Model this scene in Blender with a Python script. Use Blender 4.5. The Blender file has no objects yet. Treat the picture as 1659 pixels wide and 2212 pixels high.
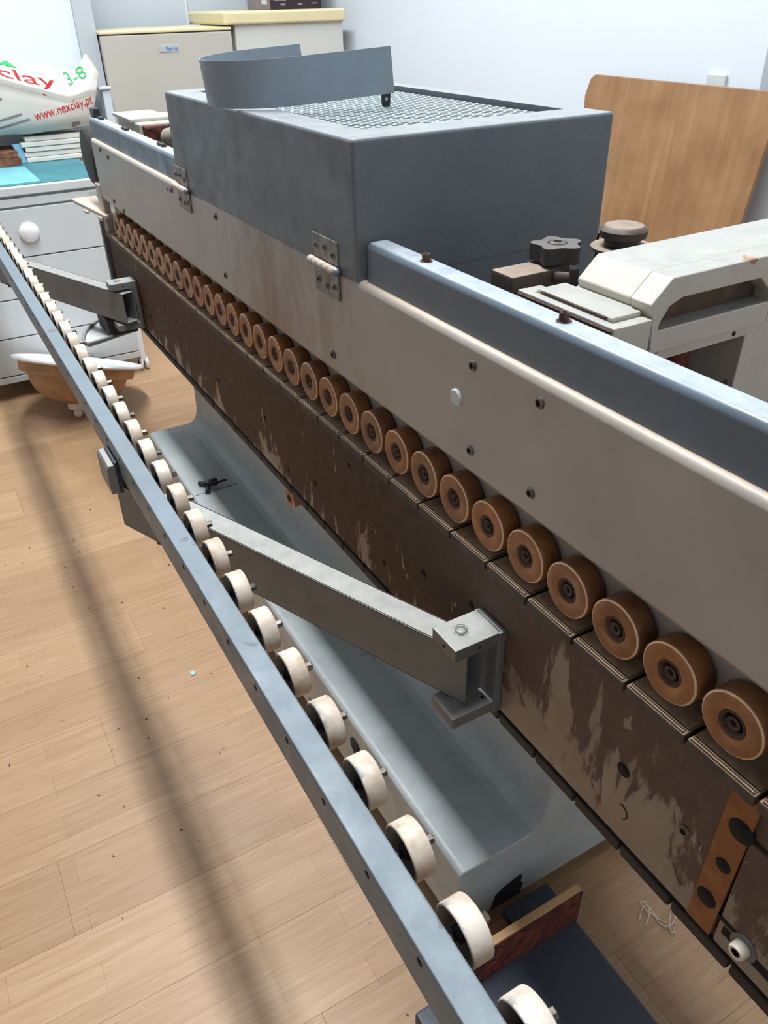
import bpy, bmesh, math, random
from mathutils import Vector, Matrix, noise
from mathutils.bvhtree import BVHTree

random.seed(7)
S = bpy.context.scene
COL = S.collection
PI = math.pi
EYE = 1.6          # lens height above the floor; machine heights below are given from the lens level

# ------------------------------------------------------------------ camera, world, lights, exposure
cam_d = bpy.data.cameras.new('camera')
cam = bpy.data.objects.new('camera', cam_d)
COL.objects.link(cam)
cam_d.sensor_fit = 'HORIZONTAL'
cam_d.sensor_width = 36.0
cam_d.lens = 36.0 * 1700.0 / 1659.0
cam_d.clip_start = 0.02
CAM_R = ((0.8677892, -0.4965329, -0.0199254), (-0.2864891, -0.4671287, -0.8364896), (0.4060368, 0.7316050, -0.5476205))
cam.matrix_world = Matrix(((CAM_R[0][0], -CAM_R[1][0], -CAM_R[2][0], 0.0),
                           (CAM_R[0][1], -CAM_R[1][1], -CAM_R[2][1], 0.0),
                           (CAM_R[0][2], -CAM_R[1][2], -CAM_R[2][2], EYE),
                           (0, 0, 0, 1)))
S.camera = cam

world = bpy.data.worlds.new('world')
S.world = world
world.use_nodes = True
world.node_tree.nodes['Background'].inputs[0].default_value = (0.75, 0.85, 1.0, 1)
world.node_tree.nodes['Background'].inputs[1].default_value = 0.02


def area(name, loc, sx, sy, power, col=(1, 1, 1), rot=(0, 0, 0)):
    d = bpy.data.lights.new(name, 'AREA')
    d.shape = 'RECTANGLE'
    d.size, d.size_y = sx, sy
    d.energy = power
    d.color = col
    o = bpy.data.objects.new(name, d)
    COL.objects.link(o)
    o.location = loc
    o.rotation_euler = rot
    return o


area('tube_lamp', (0.62, 2.35, 4.25), 0.30, 4.1, 245, (0.95, 0.975, 1.0))

S.view_settings.view_transform = 'Standard'
S.view_settings.look = 'None'
S.view_settings.exposure = 0.25
S.view_settings.gamma = 1.0
S.view_settings.use_curve_mapping = False
try:
    S.cycles.max_bounces = 8
    S.cycles.use_denoising = True
except Exception:
    pass


# ------------------------------------------------------------------ materials
def s2l(c):
    return tuple(((v / 12.92) if v <= 0.04045 else ((v + 0.055) / 1.055) ** 2.4) for v in [x / 255.0 for x in c]) + (1.0,)


class NT:
    def __init__(self, name):
        self.m = bpy.data.materials.new(name)
        self.m.use_nodes = True
        self.t = self.m.node_tree
        self.b = self.t.nodes['Principled BSDF']

    def n(self, typ, **kw):
        nd = self.t.nodes.new(typ)
        for k, v in kw.items():
            setattr(nd, k, v)
        return nd

    def l(self, a, b):
        self.t.links.new(a, b)

    def coord(self, kind='Object'):
        return self.n('ShaderNodeTexCoord').outputs[kind]

    def geo(self):
        return self.n('ShaderNodeNewGeometry').outputs['Position']

    def mapping(self, vec, scale=(1, 1, 1), loc=(0, 0, 0), rot=(0, 0, 0)):
        mp = self.n('ShaderNodeMapping')
        mp.inputs['Scale'].default_value = scale
        mp.inputs['Location'].default_value = loc
        mp.inputs['Rotation'].default_value = rot
        self.l(vec, mp.inputs['Vector'])
        return mp.outputs[0]

    def noise(self, vec, scale, detail=4, rough=0.6, dist=0.0):
        nd = self.n('ShaderNodeTexNoise')
        nd.inputs['Scale'].default_value = scale
        nd.inputs['Detail'].default_value = detail
        nd.inputs['Roughness'].default_value = rough
        nd.inputs['Distortion'].default_value = dist
        self.l(vec, nd.inputs['Vector'])
        return nd.outputs['Fac']

    def ramp(self, fac, stops):
        r = self.n('ShaderNodeValToRGB')
        e = r.color_ramp.elements
        while len(e) < len(stops):
            e.new(0.5)
        for i, (p, c) in enumerate(stops):
            e[i].position = p
            e[i].color = c if len(c) == 4 else tuple(c) + (1,)
        self.l(fac, r.inputs[0])
        return r.outputs[0]

    def mix(self, fac, a, b, mode='MIX'):
        mx = self.n('ShaderNodeMix', data_type='RGBA', blend_type=mode)
        for sock, v in ((mx.inputs[0], fac), (mx.inputs[6], a), (mx.inputs[7], b)):
            if isinstance(v, bpy.types.NodeSocket):
                self.l(v, sock)
            else:
                sock.default_value = v
        return mx.outputs[2]

    def math(self, op, a, b=0.0, clamp=False):
        nd = self.n('ShaderNodeMath', operation=op, use_clamp=clamp)
        for i, v in enumerate((a, b)):
            if isinstance(v, bpy.types.NodeSocket):
                self.l(v, nd.inputs[i])
            else:
                nd.inputs[i].default_value = v
        return nd.outputs[0]

    def bump(self, h, strength=0.2, dist=0.01):
        bp = self.n('ShaderNodeBump')
        bp.inputs['Strength'].default_value = strength
        bp.inputs['Distance'].default_value = dist
        self.l(h, bp.inputs['Height'])
        self.l(bp.outputs[0], self.b.inputs['Normal'])

    def set(self, base=None, rough=None, metal=None, spec=None):
        for key, v in (('Base Color', base), ('Roughness', rough), ('Metallic', metal), ('Specular IOR Level', spec)):
            if v is None:
                continue
            if isinstance(v, bpy.types.NodeSocket):
                self.l(v, self.b.inputs[key])
            else:
                self.b.inputs[key].default_value = v
        return self.m


K0, K1 = (0, 0, 0, 1), (1, 1, 1, 1)
M = {}


def simple(name, rgb, rough=0.5, metal=0.0, var=0.08, scale=12.0, bump=0.0, bscale=120.0):
    t = NT(name)
    p = t.geo()
    c = s2l(rgb)
    d = tuple(v * (1 - var * 2.2) for v in c[:3]) + (1,)
    f = t.ramp(t.noise(p, scale, 5), [(0.35, K0), (0.65, K1)])
    M[name] = t.set(t.mix(f, d, c), rough, metal)
    if bump:
        t.bump(t.noise(p, bscale, 2), bump, 0.002)
    return M[name]


def paint(name, rgb, dirt=(120, 100, 80), chip=(150, 95, 60), rough=0.38, hammer=0.15, dirt_amt=0.35, chip_at=0.74, dust=None):
    """painted steel: mottled tone, brown soiling, a few chips down to the primer, fine orange-peel relief"""
    t = NT(name)
    p = t.geo()
    c = s2l(rgb)
    base = t.mix(t.ramp(t.noise(p, 7, 5, 0.65), [(0.3, K0), (0.7, K1)]), tuple(v * 0.86 for v in c[:3]) + (1,), c)
    df = t.ramp(t.noise(p, 4.5, 7, 0.7, 0.6), [(0.52, K0), (0.75, (dirt_amt,) * 3 + (1,))])
    base = t.mix(df, base, s2l(dirt))
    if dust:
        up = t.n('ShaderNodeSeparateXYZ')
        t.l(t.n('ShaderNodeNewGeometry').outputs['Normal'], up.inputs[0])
        dust_lit = t.math('MULTIPLY', t.ramp(up.outputs[2], [(0.75, K0), (0.98, K1)]), t.ramp(t.noise(p, 28, 6, 0.75), [(0.35, (0.5,) * 3 + (1,)), (0.7, (0.9,) * 3 + (1,))]))
        base = t.mix(dust_lit, base, s2l(dust))  # settled dust, with the tone of lit tops painted into its colour
    cf = t.ramp(t.noise(p, 30, 3, 0.5, 0.3), [(chip_at, K0), (chip_at + 0.015, K1)])
    base = t.mix(cf, base, s2l(chip))
    rr = t.ramp(t.noise(p, 18, 5), [(0.3, (rough - 0.1,) * 3 + (1,)), (0.75, (rough + 0.2,) * 3 + (1,))])
    M[name] = t.set(base, rr)
    t.bump(t.noise(p, 420, 2, 0.5), hammer, 0.0012)
    return M[name]


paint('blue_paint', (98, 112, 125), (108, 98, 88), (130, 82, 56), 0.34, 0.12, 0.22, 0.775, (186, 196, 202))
paint('rail_paint', (112, 127, 136), (120, 112, 104), (92, 98, 102), 0.46, 0.08, 0.2, 0.70)
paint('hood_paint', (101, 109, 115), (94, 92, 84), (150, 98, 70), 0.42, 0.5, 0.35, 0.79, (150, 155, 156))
paint('guard_paint', (136, 149, 160), (128, 112, 96), (70, 60, 55), 0.4, 0.15, 0.6, 0.755)
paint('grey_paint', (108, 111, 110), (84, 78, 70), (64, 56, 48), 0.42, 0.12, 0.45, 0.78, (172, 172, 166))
paint('base_paint', (170, 178, 178), (96, 92, 84), (80, 66, 54), 0.36, 0.1, 0.35, 0.775)
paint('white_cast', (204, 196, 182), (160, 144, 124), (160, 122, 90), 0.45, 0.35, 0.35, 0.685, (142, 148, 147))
paint('dark_steel', (54, 60, 70), (40, 38, 38), (90, 62, 46), 0.45, 0.1, 0.6, 0.79)
simple('black_plastic', (34, 34, 38), 0.42, 0, 0.2, 40)
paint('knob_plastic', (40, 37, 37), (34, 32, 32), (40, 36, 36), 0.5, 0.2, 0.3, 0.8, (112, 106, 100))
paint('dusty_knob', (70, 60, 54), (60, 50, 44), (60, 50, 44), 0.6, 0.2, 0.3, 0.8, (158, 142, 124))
simple('tan_dirt', (110, 82, 60), 0.7, 0, 0.2, 30)
simple('dark_hole', (14, 12, 10), 0.9, 0, 0.1)
simple('rubber', (46, 44, 42), 0.65, 0, 0.2, 30)
simple('steel', (150, 146, 140), 0.35, 0.85, 0.2, 60)
simple('screw_steel', (120, 112, 104), 0.42, 0.7, 0.25, 90)
simple('hinge_steel', (150, 148, 140), 0.5, 0.35, 0.25, 50)
simple('rusty_steel', (98, 74, 60), 0.6, 0.4, 0.3, 50)
simple('galvanised', (186, 198, 202), 0.45, 0.1, 0.1, 50)
simple('amber_dark', (60, 44, 36), 0.45, 0.2, 0.3, 60)
simple('white_lacquer', (198, 203, 204), 0.35, 0, 0.02, 4)
simple('appliance_white', (180, 176, 166), 0.35, 0, 0.02, 3)
simple('appliance_cream', (216, 204, 162), 0.4, 0, 0.03, 6)
simple('freezer_white', (200, 200, 194), 0.4, 0, 0.02, 3)
simple('wall_white', (214, 223, 231), 0.7, 0, 0.01, 2, 0.06, 300)
simple('wall_far', (182, 184, 188), 0.8, 0, 0.02, 2)
simple('ceiling_grey', (158, 158, 158), 0.8, 0, 0.02, 2)
simple('pier_grey', (178, 186, 192), 0.6, 0, 0.015, 2)
simple('wall_grey', (198, 206, 212), 0.6, 0, 0.015, 2)
simple('teal_mat', (58, 128, 138), 0.5, 0, 0.1, 9)
simple('teal_light', (120, 190, 205), 0.5, 0, 0.1, 9)
simple('blue_foam', (138, 200, 232), 0.6, 0, 0.06, 9)
simple('plaster_board', (226, 222, 212), 0.75, 0, 0.05, 14)
simple('terracotta', (150, 96, 68), 0.8, 0, 0.3, 26)
simple('red_rust', (118, 52, 38), 0.75, 0, 0.4, 40)
simple('bag_film', (206, 202, 194), 0.38, 0, 0.04, 6)
simple('text_red', (214, 48, 36), 0.5, 0, 0.05)
simple('text_green', (42, 170, 92), 0.5, 0, 0.08)
simple('text_grey', (120, 122, 126), 0.5, 0, 0.05)
simple('text_blue', (40, 110, 180), 0.5, 0, 0.05)
simple('label_silver', (188, 194, 200), 0.35, 0.3, 0.05)
simple('carton_black', (38, 26, 32), 0.35, 0, 0.1)
simple('carton_grey', (134, 122, 128), 0.5, 0, 0.1)
simple('hose_grey', (140, 136, 124), 0.6, 0, 0.12, 40)
simple('tan_shell', (176, 134, 92), 0.6, 0, 0.14, 14)
simple('rim_white', (232, 234, 236), 0.3, 0, 0.03)
simple('cream_plastic', (226, 214, 196), 0.5, 0, 0.05)
simple('caster_red', (170, 40, 50), 0.4, 0, 0.05)
simple('string_white', (214, 200, 176), 0.8, 0, 0.1)
simple('chip_teal', (150, 206, 214), 0.6, 0, 0.05)


def m_floor():
    t = NT('laminate')
    p = t.geo()
    br = t.n('ShaderNodeTexBrick')
    br.offset = 0.37
    br.squash = 1.0
    for k, v in (('Scale', 1.0), ('Mortar Size', 0.0006), ('Mortar Smooth', 0.2), ('Brick Width', 0.46), ('Row Height', 0.0645), ('Bias', 0.0)):
        br.inputs[k].default_value = v
    br.inputs['Color1'].default_value = s2l((188, 157, 124))
    br.inputs['Color2'].default_value = s2l((180, 149, 116))
    br.inputs['Mortar'].default_value = s2l((162, 130, 98))
    t.l(t.mapping(p, loc=(0.11, 0.021, 0)), br.inputs['Vector'])
    grain = t.ramp(t.noise(t.mapping(p, scale=(3.0, 46.0, 1)), 1.6, 6, 0.65, 1.4), [(0.32, s2l((228, 214, 200))), (0.7, (1, 1, 1, 1))])
    c = t.mix(0.85, br.outputs[0], grain, 'MULTIPLY')
    oi = t.n('ShaderNodeObjectInfo')
    tone = t.ramp(oi.outputs['Random'], [(0.0, s2l((232, 228, 224))), (1.0, (1, 1, 1, 1))])
    c = t.mix(1.0, c, tone, 'MULTIPLY')
    spots = t.ramp(t.noise(p, 46, 2, 0.5, 0.5), [(0.755, K0), (0.79, K1)])
    c = t.mix(t.math('MULTIPLY', spots, 0.45), c, s2l((112, 84, 60)))
    worn = t.ramp(t.noise(p, 3.0, 6, 0.7), [(0.2, (0.36,) * 3 + (1,)), (0.8, (0.46,) * 3 + (1,))])
    M['laminate'] = t.set(c, worn, spec=0.34)
    t.bump(t.noise(t.mapping(p, scale=(20, 200, 1)), 4, 3), 0.05, 0.001)


def m_wood(name, a, b, stretch=(40, 40, 2.2), rough=0.5):
    t = NT(name)
    p = t.geo()
    g = t.noise(t.mapping(p, scale=stretch), 0.55, 7, 0.62, 1.8)
    c = t.mix(t.ramp(g, [(0.3, K0), (0.7, K1)]), s2l(a), s2l(b))
    blot = t.ramp(t.noise(p, 5, 4), [(0.35, s2l((226, 216, 206))), (0.65, (1, 1, 1, 1))])
    M[name] = t.set(t.mix(1.0, c, blot, 'MULTIPLY'), rough)


m_floor()
m_wood('plywood', (146, 110, 74), (166, 130, 94), (3, 34, 1.2))
m_wood('pine', (176, 134, 88), (206, 168, 118), (2, 30, 30))


def m_grime():
    """front of the feed beam: cream paint under hardened brown glue dust, bare and scraped towards the near end"""
    t = NT('grimy_beam')
    p = t.geo()
    sx = t.n('ShaderNodeSeparateXYZ')
    t.l(p, sx.inputs[0])
    cream = t.mix(t.ramp(t.noise(p, 9, 6), [(0.3, K0), (0.7, K1)]), s2l((126, 114, 98)), s2l((146, 136, 122)))
    brown = t.mix(t.ramp(t.noise(p, 26, 7, 0.75), [(0.3, K0), (0.7, K1)]), s2l((56, 39, 25)), s2l((90, 66, 44)))
    plum = t.mix(t.ramp(t.noise(p, 40, 7, 0.8), [(0.3, K0), (0.7, K1)]), s2l((82, 64, 54)), s2l((104, 86, 74)))
    far = t.ramp(sx.outputs[1], [(0.0, K0), (1.0, K1)])
    mr = t.n('ShaderNodeMapRange')
    t.l(sx.outputs[1], mr.inputs[0])
    mr.inputs[1].default_value = 0.55
    mr.inputs[2].default_value = 1.05
    up = t.n('ShaderNodeMapRange')
    t.l(sx.outputs[2], up.inputs[0])
    up.inputs[1].default_value = EYE - 0.96
    up.inputs[2].default_value = EYE - 0.70
    dirt = t.mix(mr.outputs[0], plum, brown)
    streak = t.noise(t.mapping(p, scale=(1, 7, 2.2), rot=(0.55, 0, 0)), 1.5, 7, 0.68, 0.8)
    cover = t.math('ADD', t.math('MULTIPLY', up.outputs[0], 0.62), t.math('MULTIPLY', mr.outputs[0], 0.36))
    lvl = t.math('ADD', cover, t.math('MULTIPLY', t.math('SUBTRACT', streak, 0.5), 2.2))
    mask = t.ramp(lvl, [(0.27, K0), (0.36, K1)])
    flakes = t.ramp(t.noise(t.mapping(p, scale=(1, 9, 3), rot=(0.5, 0, 0)), 3.0, 5, 0.6, 0.5), [(0.66, K1), (0.69, K0)])
    m2 = t.math('MULTIPLY', mask, flakes)
    M['grimy_beam'] = t.set(t.mix(m2, cream, dirt), t.ramp(m2, [(0.0, (0.45,) * 3 + (1,)), (1.0, (0.8,) * 3 + (1,))]))
    t.bump(t.math('ADD', t.math('MULTIPLY', m2, 0.6), t.math('MULTIPLY', t.noise(p, 220, 3), 0.4)), 0.35, 0.0015)


def m_cream():
    """front of the pressure beam: off-white enamel, rusty soiling round the middle, saw dust on the ledge"""
    t = NT('cream_panel')
    p = t.geo()
    sx = t.n('ShaderNodeSeparateXYZ')
    t.l(p, sx.inputs[0])
    cream = t.mix(t.ramp(t.noise(p, 5, 5), [(0.3, K0), (0.7, K1)]), s2l((160, 152, 142)), s2l((174, 167, 158)))
    # soiled stretch between the two hinges
    a = t.math('SUBTRACT', sx.outputs[1], 1.48)
    g = t.math('SUBTRACT', 1.0, t.math('MULTIPLY', t.math('ABSOLUTE', a), 2.0), True)
    st = t.noise(t.mapping(p, scale=(1, 3, 1.2)), 5, 7, 0.72, 0.5)
    soil = t.ramp(t.math('ADD', t.math('MULTIPLY', g, 0.34), t.math('MULTIPLY', st, 0.8)), [(0.52, K0), (0.85, (0.85,) * 3 + (1,))])
    c = t.mix(soil, cream, s2l((128, 98, 72)))
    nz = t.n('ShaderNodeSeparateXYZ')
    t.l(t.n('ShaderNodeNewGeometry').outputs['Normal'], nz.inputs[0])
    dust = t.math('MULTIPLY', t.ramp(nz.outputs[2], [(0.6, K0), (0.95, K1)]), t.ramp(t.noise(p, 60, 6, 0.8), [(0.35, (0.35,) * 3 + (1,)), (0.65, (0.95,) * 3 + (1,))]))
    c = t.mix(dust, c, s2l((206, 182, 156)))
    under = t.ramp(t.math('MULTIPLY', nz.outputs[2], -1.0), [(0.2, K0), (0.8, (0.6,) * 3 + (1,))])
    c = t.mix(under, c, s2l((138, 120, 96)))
    specks = t.ramp(t.noise(p, 95, 2), [(0.76, K0), (0.79, (0.6,) * 3 + (1,))])
    c = t.mix(specks, c, s2l((96, 84, 72)))
    M['cream_panel'] = t.set(c, 0.4)
    t.bump(t.noise(p, 300, 2), 0.08, 0.001)


def m_pad():
    t = NT('pad_rubber')
    p = t.geo()
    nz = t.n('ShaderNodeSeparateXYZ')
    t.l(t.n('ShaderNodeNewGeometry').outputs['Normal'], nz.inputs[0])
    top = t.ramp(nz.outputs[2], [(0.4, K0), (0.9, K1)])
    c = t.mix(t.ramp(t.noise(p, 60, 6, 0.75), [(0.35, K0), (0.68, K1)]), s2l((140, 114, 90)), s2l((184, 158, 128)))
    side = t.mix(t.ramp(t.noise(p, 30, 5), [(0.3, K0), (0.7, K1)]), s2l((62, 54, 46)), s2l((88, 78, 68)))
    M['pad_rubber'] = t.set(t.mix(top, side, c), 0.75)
    t.bump(t.noise(p, 250, 4), 0.3, 0.001)


def m_amber():
    t = NT('amber_tyre')
    p = t.geo()
    oi = t.n('ShaderNodeObjectInfo')
    c = t.mix(oi.outputs['Random'], s2l((166, 108, 58)), s2l((148, 102, 68)))
    d = t.ramp(t.noise(p, 30, 5, 0.7), [(0.35, s2l((200, 190, 180))), (0.65, (1, 1, 1, 1))])
    M['amber_tyre'] = t.set(t.mix(1.0, c, d, 'MULTIPLY'), 0.42)
    t.b.inputs['Subsurface Weight'].default_value = 0.08
    t.b.inputs['Subsurface Radius'].default_value = (0.01, 0.005, 0.002)
    simple('rim_highlight', (226, 192, 150), 0.5, 0, 0.1, 60)  # pale roller edge: light caught on the bevel, painted in as colour


def m_wheel():
    t = NT('wheel_plastic')
    p = t.geo()
    oi = t.n('ShaderNodeObjectInfo')
    c = t.mix(oi.outputs['Random'], s2l((226, 218, 206)), s2l((220, 207, 190)))
    d = t.ramp(t.noise(p, 22, 6, 0.7), [(0.35, s2l((214, 200, 186))), (0.6, (1, 1, 1, 1))])
    c = t.mix(1.0, c, d, 'MULTIPLY')
    # scuffs of blue paint near the rail side
    ox = t.n('ShaderNodeSeparateXYZ')
    t.l(t.coord('Object'), ox.inputs[0])
    edge = t.ramp(ox.outputs[0], [(0.0, K1), (1.0, K0)])
    mr = t.n('ShaderNodeMapRange')
    t.l(ox.outputs[0], mr.inputs[0])
    mr.inputs[1].default_value = -0.004
    mr.inputs[2].default_value = -0.011
    sc = t.math('MULTIPLY', mr.outputs[0], t.ramp(t.noise(p, 55, 5, 0.7), [(0.54, K0), (0.58, K1)]))
    c = t.mix(t.math('MULTIPLY', sc, 0.8), c, s2l((128, 140, 146)))
    M['wheel_plastic'] = t.set(c, 0.48)


def m_rust_strip():
    t = NT('rust_strip')
    p = t.geo()
    c = t.mix(t.ramp(t.noise(p, 40, 6, 0.7), [(0.3, K0), (0.7, K1)]), s2l((122, 72, 36)), s2l((152, 102, 56)))
    M['rust_strip'] = t.set(c, 0.7)


def m_fabric_side():
    t = NT('rail_side')
    p = t.geo()
    c = t.mix(t.ramp(t.noise(p, 12, 6, 0.7), [(0.35, K0), (0.65, K1)]), s2l((134, 124, 112)), s2l((150, 146, 138)))
    ch = t.ramp(t.noise(p, 34, 4, 0.6), [(0.70, K0), (0.72, K1)])
    M['rail_side'] = t.set(t.mix(ch, c, s2l((110, 70, 42))), 0.38)


for f in (m_grime, m_cream, m_pad, m_amber, m_wheel, m_rust_strip, m_fabric_side):
    f()


# ------------------------------------------------------------------ mesh helpers
class MB:
    """collects shapes in world space; build() links them as one object with its origin in the middle of the shape"""

    def __init__(self):
        self.bm = bmesh.new()

    def _take(self, geom_verts, mat_index):
        for f in {f for v in geom_verts for f in v.link_faces}:
            f.material_index = mat_index

    def box(self, x0, x1, y0, y1, z0, z1, bev=0.0, seg=2, mi=0, lens=True, xf=None):
        o = EYE if lens else 0.0
        r = bmesh.ops.create_cube(self.bm, size=1.0)
        vs = r['verts']
        for v in vs:
            v.co = Vector(((x0 + x1) / 2 + v.co.x * (x1 - x0), (y0 + y1) / 2 + v.co.y * (y1 - y0), o + (z0 + z1) / 2 + v.co.z * (z1 - z0)))
        if xf is not None:
            for v in vs:
                v.co = xf @ v.co
        if bev > 0:
            es = list({e for v in vs for e in v.link_edges})
            rr = bmesh.ops.bevel(self.bm, geom=es, offset=bev, segments=seg, profile=0.5, affect='EDGES', clamp_overlap=True)
            vs = list({v for f in rr['faces'] for v in f.verts} | {v for v in vs if v.is_valid})
        self._take(vs, mi)
        return self

    def prism(self, poly, axis, a, b, bev=0.0, mi=0, lens=True, seg=2):
        """extrude polygon; axis 'x': poly in (y,z); 'y': (x,z); 'z': (x,y)"""
        o = EYE if lens else 0.0

        def pt(u, v, w):
            if axis == 'x':
                return (w, u, v + o)
            if axis == 'y':
                return (u, w, v + o)
            return (u, v, w + o)
        A = [self.bm.verts.new(pt(u, v, a)) for u, v in poly]
        B = [self.bm.verts.new(pt(u, v, b)) for u, v in poly]
        n = len(poly)
        fs = [self.bm.faces.new(A), self.bm.faces.new(B[::-1])]
        for i in range(n):
            j = (i + 1) % n
            fs.append(self.bm.faces.new((A[i], B[i], B[j], A[j])))
        bmesh.ops.recalc_face_normals(self.bm, faces=fs)
        for f in fs:
            f.material_index = mi
        if bev > 0:
            es = list({e for f in fs for e in f.edges})
            rr = bmesh.ops.bevel(self.bm, geom=es, offset=bev, segments=seg, profile=0.5, affect='EDGES', clamp_overlap=True)
            for f in rr['faces']:
                f.material_index = mi
        return self

    def lathe(self, prof, origin, axis=(1, 0, 0), seg=32, mi=0, mis=None, lens=True, smooth=True, close=False):
        """revolve (distance along axis, radius) pairs"""
        ax = Vector(axis).normalized()
        t = Vector((0, 0, 1)) if abs(ax.z) < 0.9 else Vector((1, 0, 0))
        u = ax.cross(t).normalized()
        w = ax.cross(u).normalized()
        og = Vector(origin) + Vector((0, 0, EYE if lens else 0))
        rings = []
        for a, r in prof:
            if r <= 1e-6:
                rings.append([self.bm.verts.new(og + ax * a)])
            else:
                rings.append([self.bm.verts.new(og + ax * a + (u * math.cos(2 * PI * k / seg) + w * math.sin(2 * PI * k / seg)) * r) for k in range(seg)])
        fs = []
        pairs = list(zip(rings[:-1], rings[1:]))
        if close:
            pairs.append((rings[-1], rings[0]))
        for i, (p, q) in enumerate(pairs):
            for k in range(seg):
                k2 = (k + 1) % seg
                if len(p) == 1 and len(q) == 1:
                    continue
                if len(p) == 1:
                    f = self.bm.faces.new((p[0], q[k2], q[k]))
                elif len(q) == 1:
                    f = self.bm.faces.new((p[k], p[k2], q[0]))
                else:
                    f = self.bm.faces.new((p[k], p[k2], q[k2], q[k]))
                f.material_index = mis[i] if mis else mi
                f.smooth = smooth
                fs.append(f)
        bmesh.ops.recalc_face_normals(self.bm, faces=fs)
        return self

    def cyl(self, origin, axis, length, r, seg=20, mi=0, bev=0.0, lens=True, smooth=True):
        b = min(bev, r * 0.5, length * 0.4)
        pr = [(0, 0), (0, r - b)] + ([(b, r)] if b else []) + ([(length - b, r)] if b else [(length, r)]) + ([(length, r - b)] if b else []) + [(length, 0)]
        return self.lathe(pr, origin, axis, seg, mi, lens=lens, smooth=smooth)

    def tube(self, pts, r, seg=10, mi=0, lens=True, radii=None):
        o = Vector((0, 0, EYE if lens else 0))
        P = [Vector(p) + o for p in pts]
        rings = []
        up = Vector((0.1, 0.2, 1)).normalized()
        for i, p in enumerate(P):
            d = (P[min(i + 1, len(P) - 1)] - P[max(i - 1, 0)]).normalized()
            a = d.cross(up)
            if a.length < 1e-3:
                a = d.cross(Vector((1, 0, 0)))
            a.normalize()
            b = d.cross(a)
            rr = radii[i] if radii else r
            rings.append([self.bm.verts.new(p + (a * math.cos(2 * PI * k / seg) + b * math.sin(2 * PI * k / seg)) * rr) for k in range(seg)])
        fs = []
        for p, q in zip(rings[:-1], rings[1:]):
            for k in range(seg):
                fs.append(self.bm.faces.new((p[k], p[(k + 1) % seg], q[(k + 1) % seg], q[k])))
        fs.append(self.bm.faces.new(rings[0]))
        fs.append(self.bm.faces.new(rings[-1]))
        for f in fs:
            f.smooth = True
            f.material_index = mi
        bmesh.ops.recalc_face_normals(self.bm, faces=fs)
        return self

    def build(self, name, mats, parent=None, smooth=False, angle=40, base=False):
        bm = self.bm
        xs = [v.co for v in bm.verts]
        lo = Vector((min(c.x for c in xs), min(c.y for c in xs), min(c.z for c in xs)))
        hi = Vector((max(c.x for c in xs), max(c.y for c in xs), max(c.z for c in xs)))
        c = (lo + hi) / 2
        if base:
            c.z = lo.z
        for v in bm.verts:
            v.co -= c
        if smooth:
            for f in bm.faces:
                f.smooth = True
            ca = math.radians(angle)
            for e in bm.edges:
                if len(e.link_faces) == 2 and e.calc_face_angle(0) > ca:
                    e.smooth = False
        me = bpy.data.meshes.new(name)
        bm.to_mesh(me)
        bm.free()
        if isinstance(mats, str):
            mats = [mats]
        for m in mats:
            me.materials.append(M[m])
        o = place(name, me, c, parent)
        if smooth:
            wn = o.modifiers.new('normals', 'WEIGHTED_NORMAL')
            wn.keep_sharp = True
            wn.weight = 80
        return o


def wloc(o):
    p = Vector((0, 0, 0))
    while o is not None:
        p = p + o.location
        o = o.parent
    return p


def place(name, me, loc, parent=None):
    o = bpy.data.objects.new(name, me)
    COL.objects.link(o)
    if parent is not None:
        o.parent = parent
        o.location = Vector(loc) - wloc(parent)
    else:
        o.location = loc
    return o


def tag(o, label=None, cat=None, group=None, kind=None):
    for k, v in (('label', label), ('category', cat), ('group', group), ('kind', kind)):
        if v:
            o[k] = v
    return o


def thing(name, loc, label, cat, group=None):
    o = bpy.data.objects.new(name, None)
    COL.objects.link(o)
    o.location = loc
    o.empty_display_size = 0.1
    return tag(o, label, cat, group)


def struct(name, mb, mat, parent=None):
    o = mb.build(name, mat, parent)
    if parent is None:
        o['kind'] = 'structure'
    return o


def flat_text(body, size, mat, parent, name, origin, xdir, ydir, shear=0.0, extrude=0.0004, sx=1.0, bend=None):
    """lettering as a thin mesh lying in the plane of xdir / ydir"""
    cu = bpy.data.curves.new(name, 'FONT')
    cu.body = body
    cu.size = size
    cu.shear = shear
    cu.extrude = extrude
    tmp = bpy.data.objects.new(name, cu)
    COL.objects.link(tmp)
    bpy.context.view_layer.update()
    me = bpy.data.meshes.new_from_object(tmp.evaluated_get(bpy.context.evaluated_depsgraph_get()))
    bpy.data.objects.remove(tmp)
    bpy.data.curves.remove(cu)
    X = Vector(xdir).normalized()
    Y = Vector(ydir).normalized()
    N = X.cross(Y).normalized()
    og = Vector(origin)
    for v in me.vertices:
        x, y, z = v.co.x * sx, v.co.y, v.co.z
        if bend:
            y += bend(x)
        v.co = X * x + Y * y + N * z
    me.materials.clear()
    me.materials.append(M[mat])
    return place(name, me, og, parent)


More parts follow.
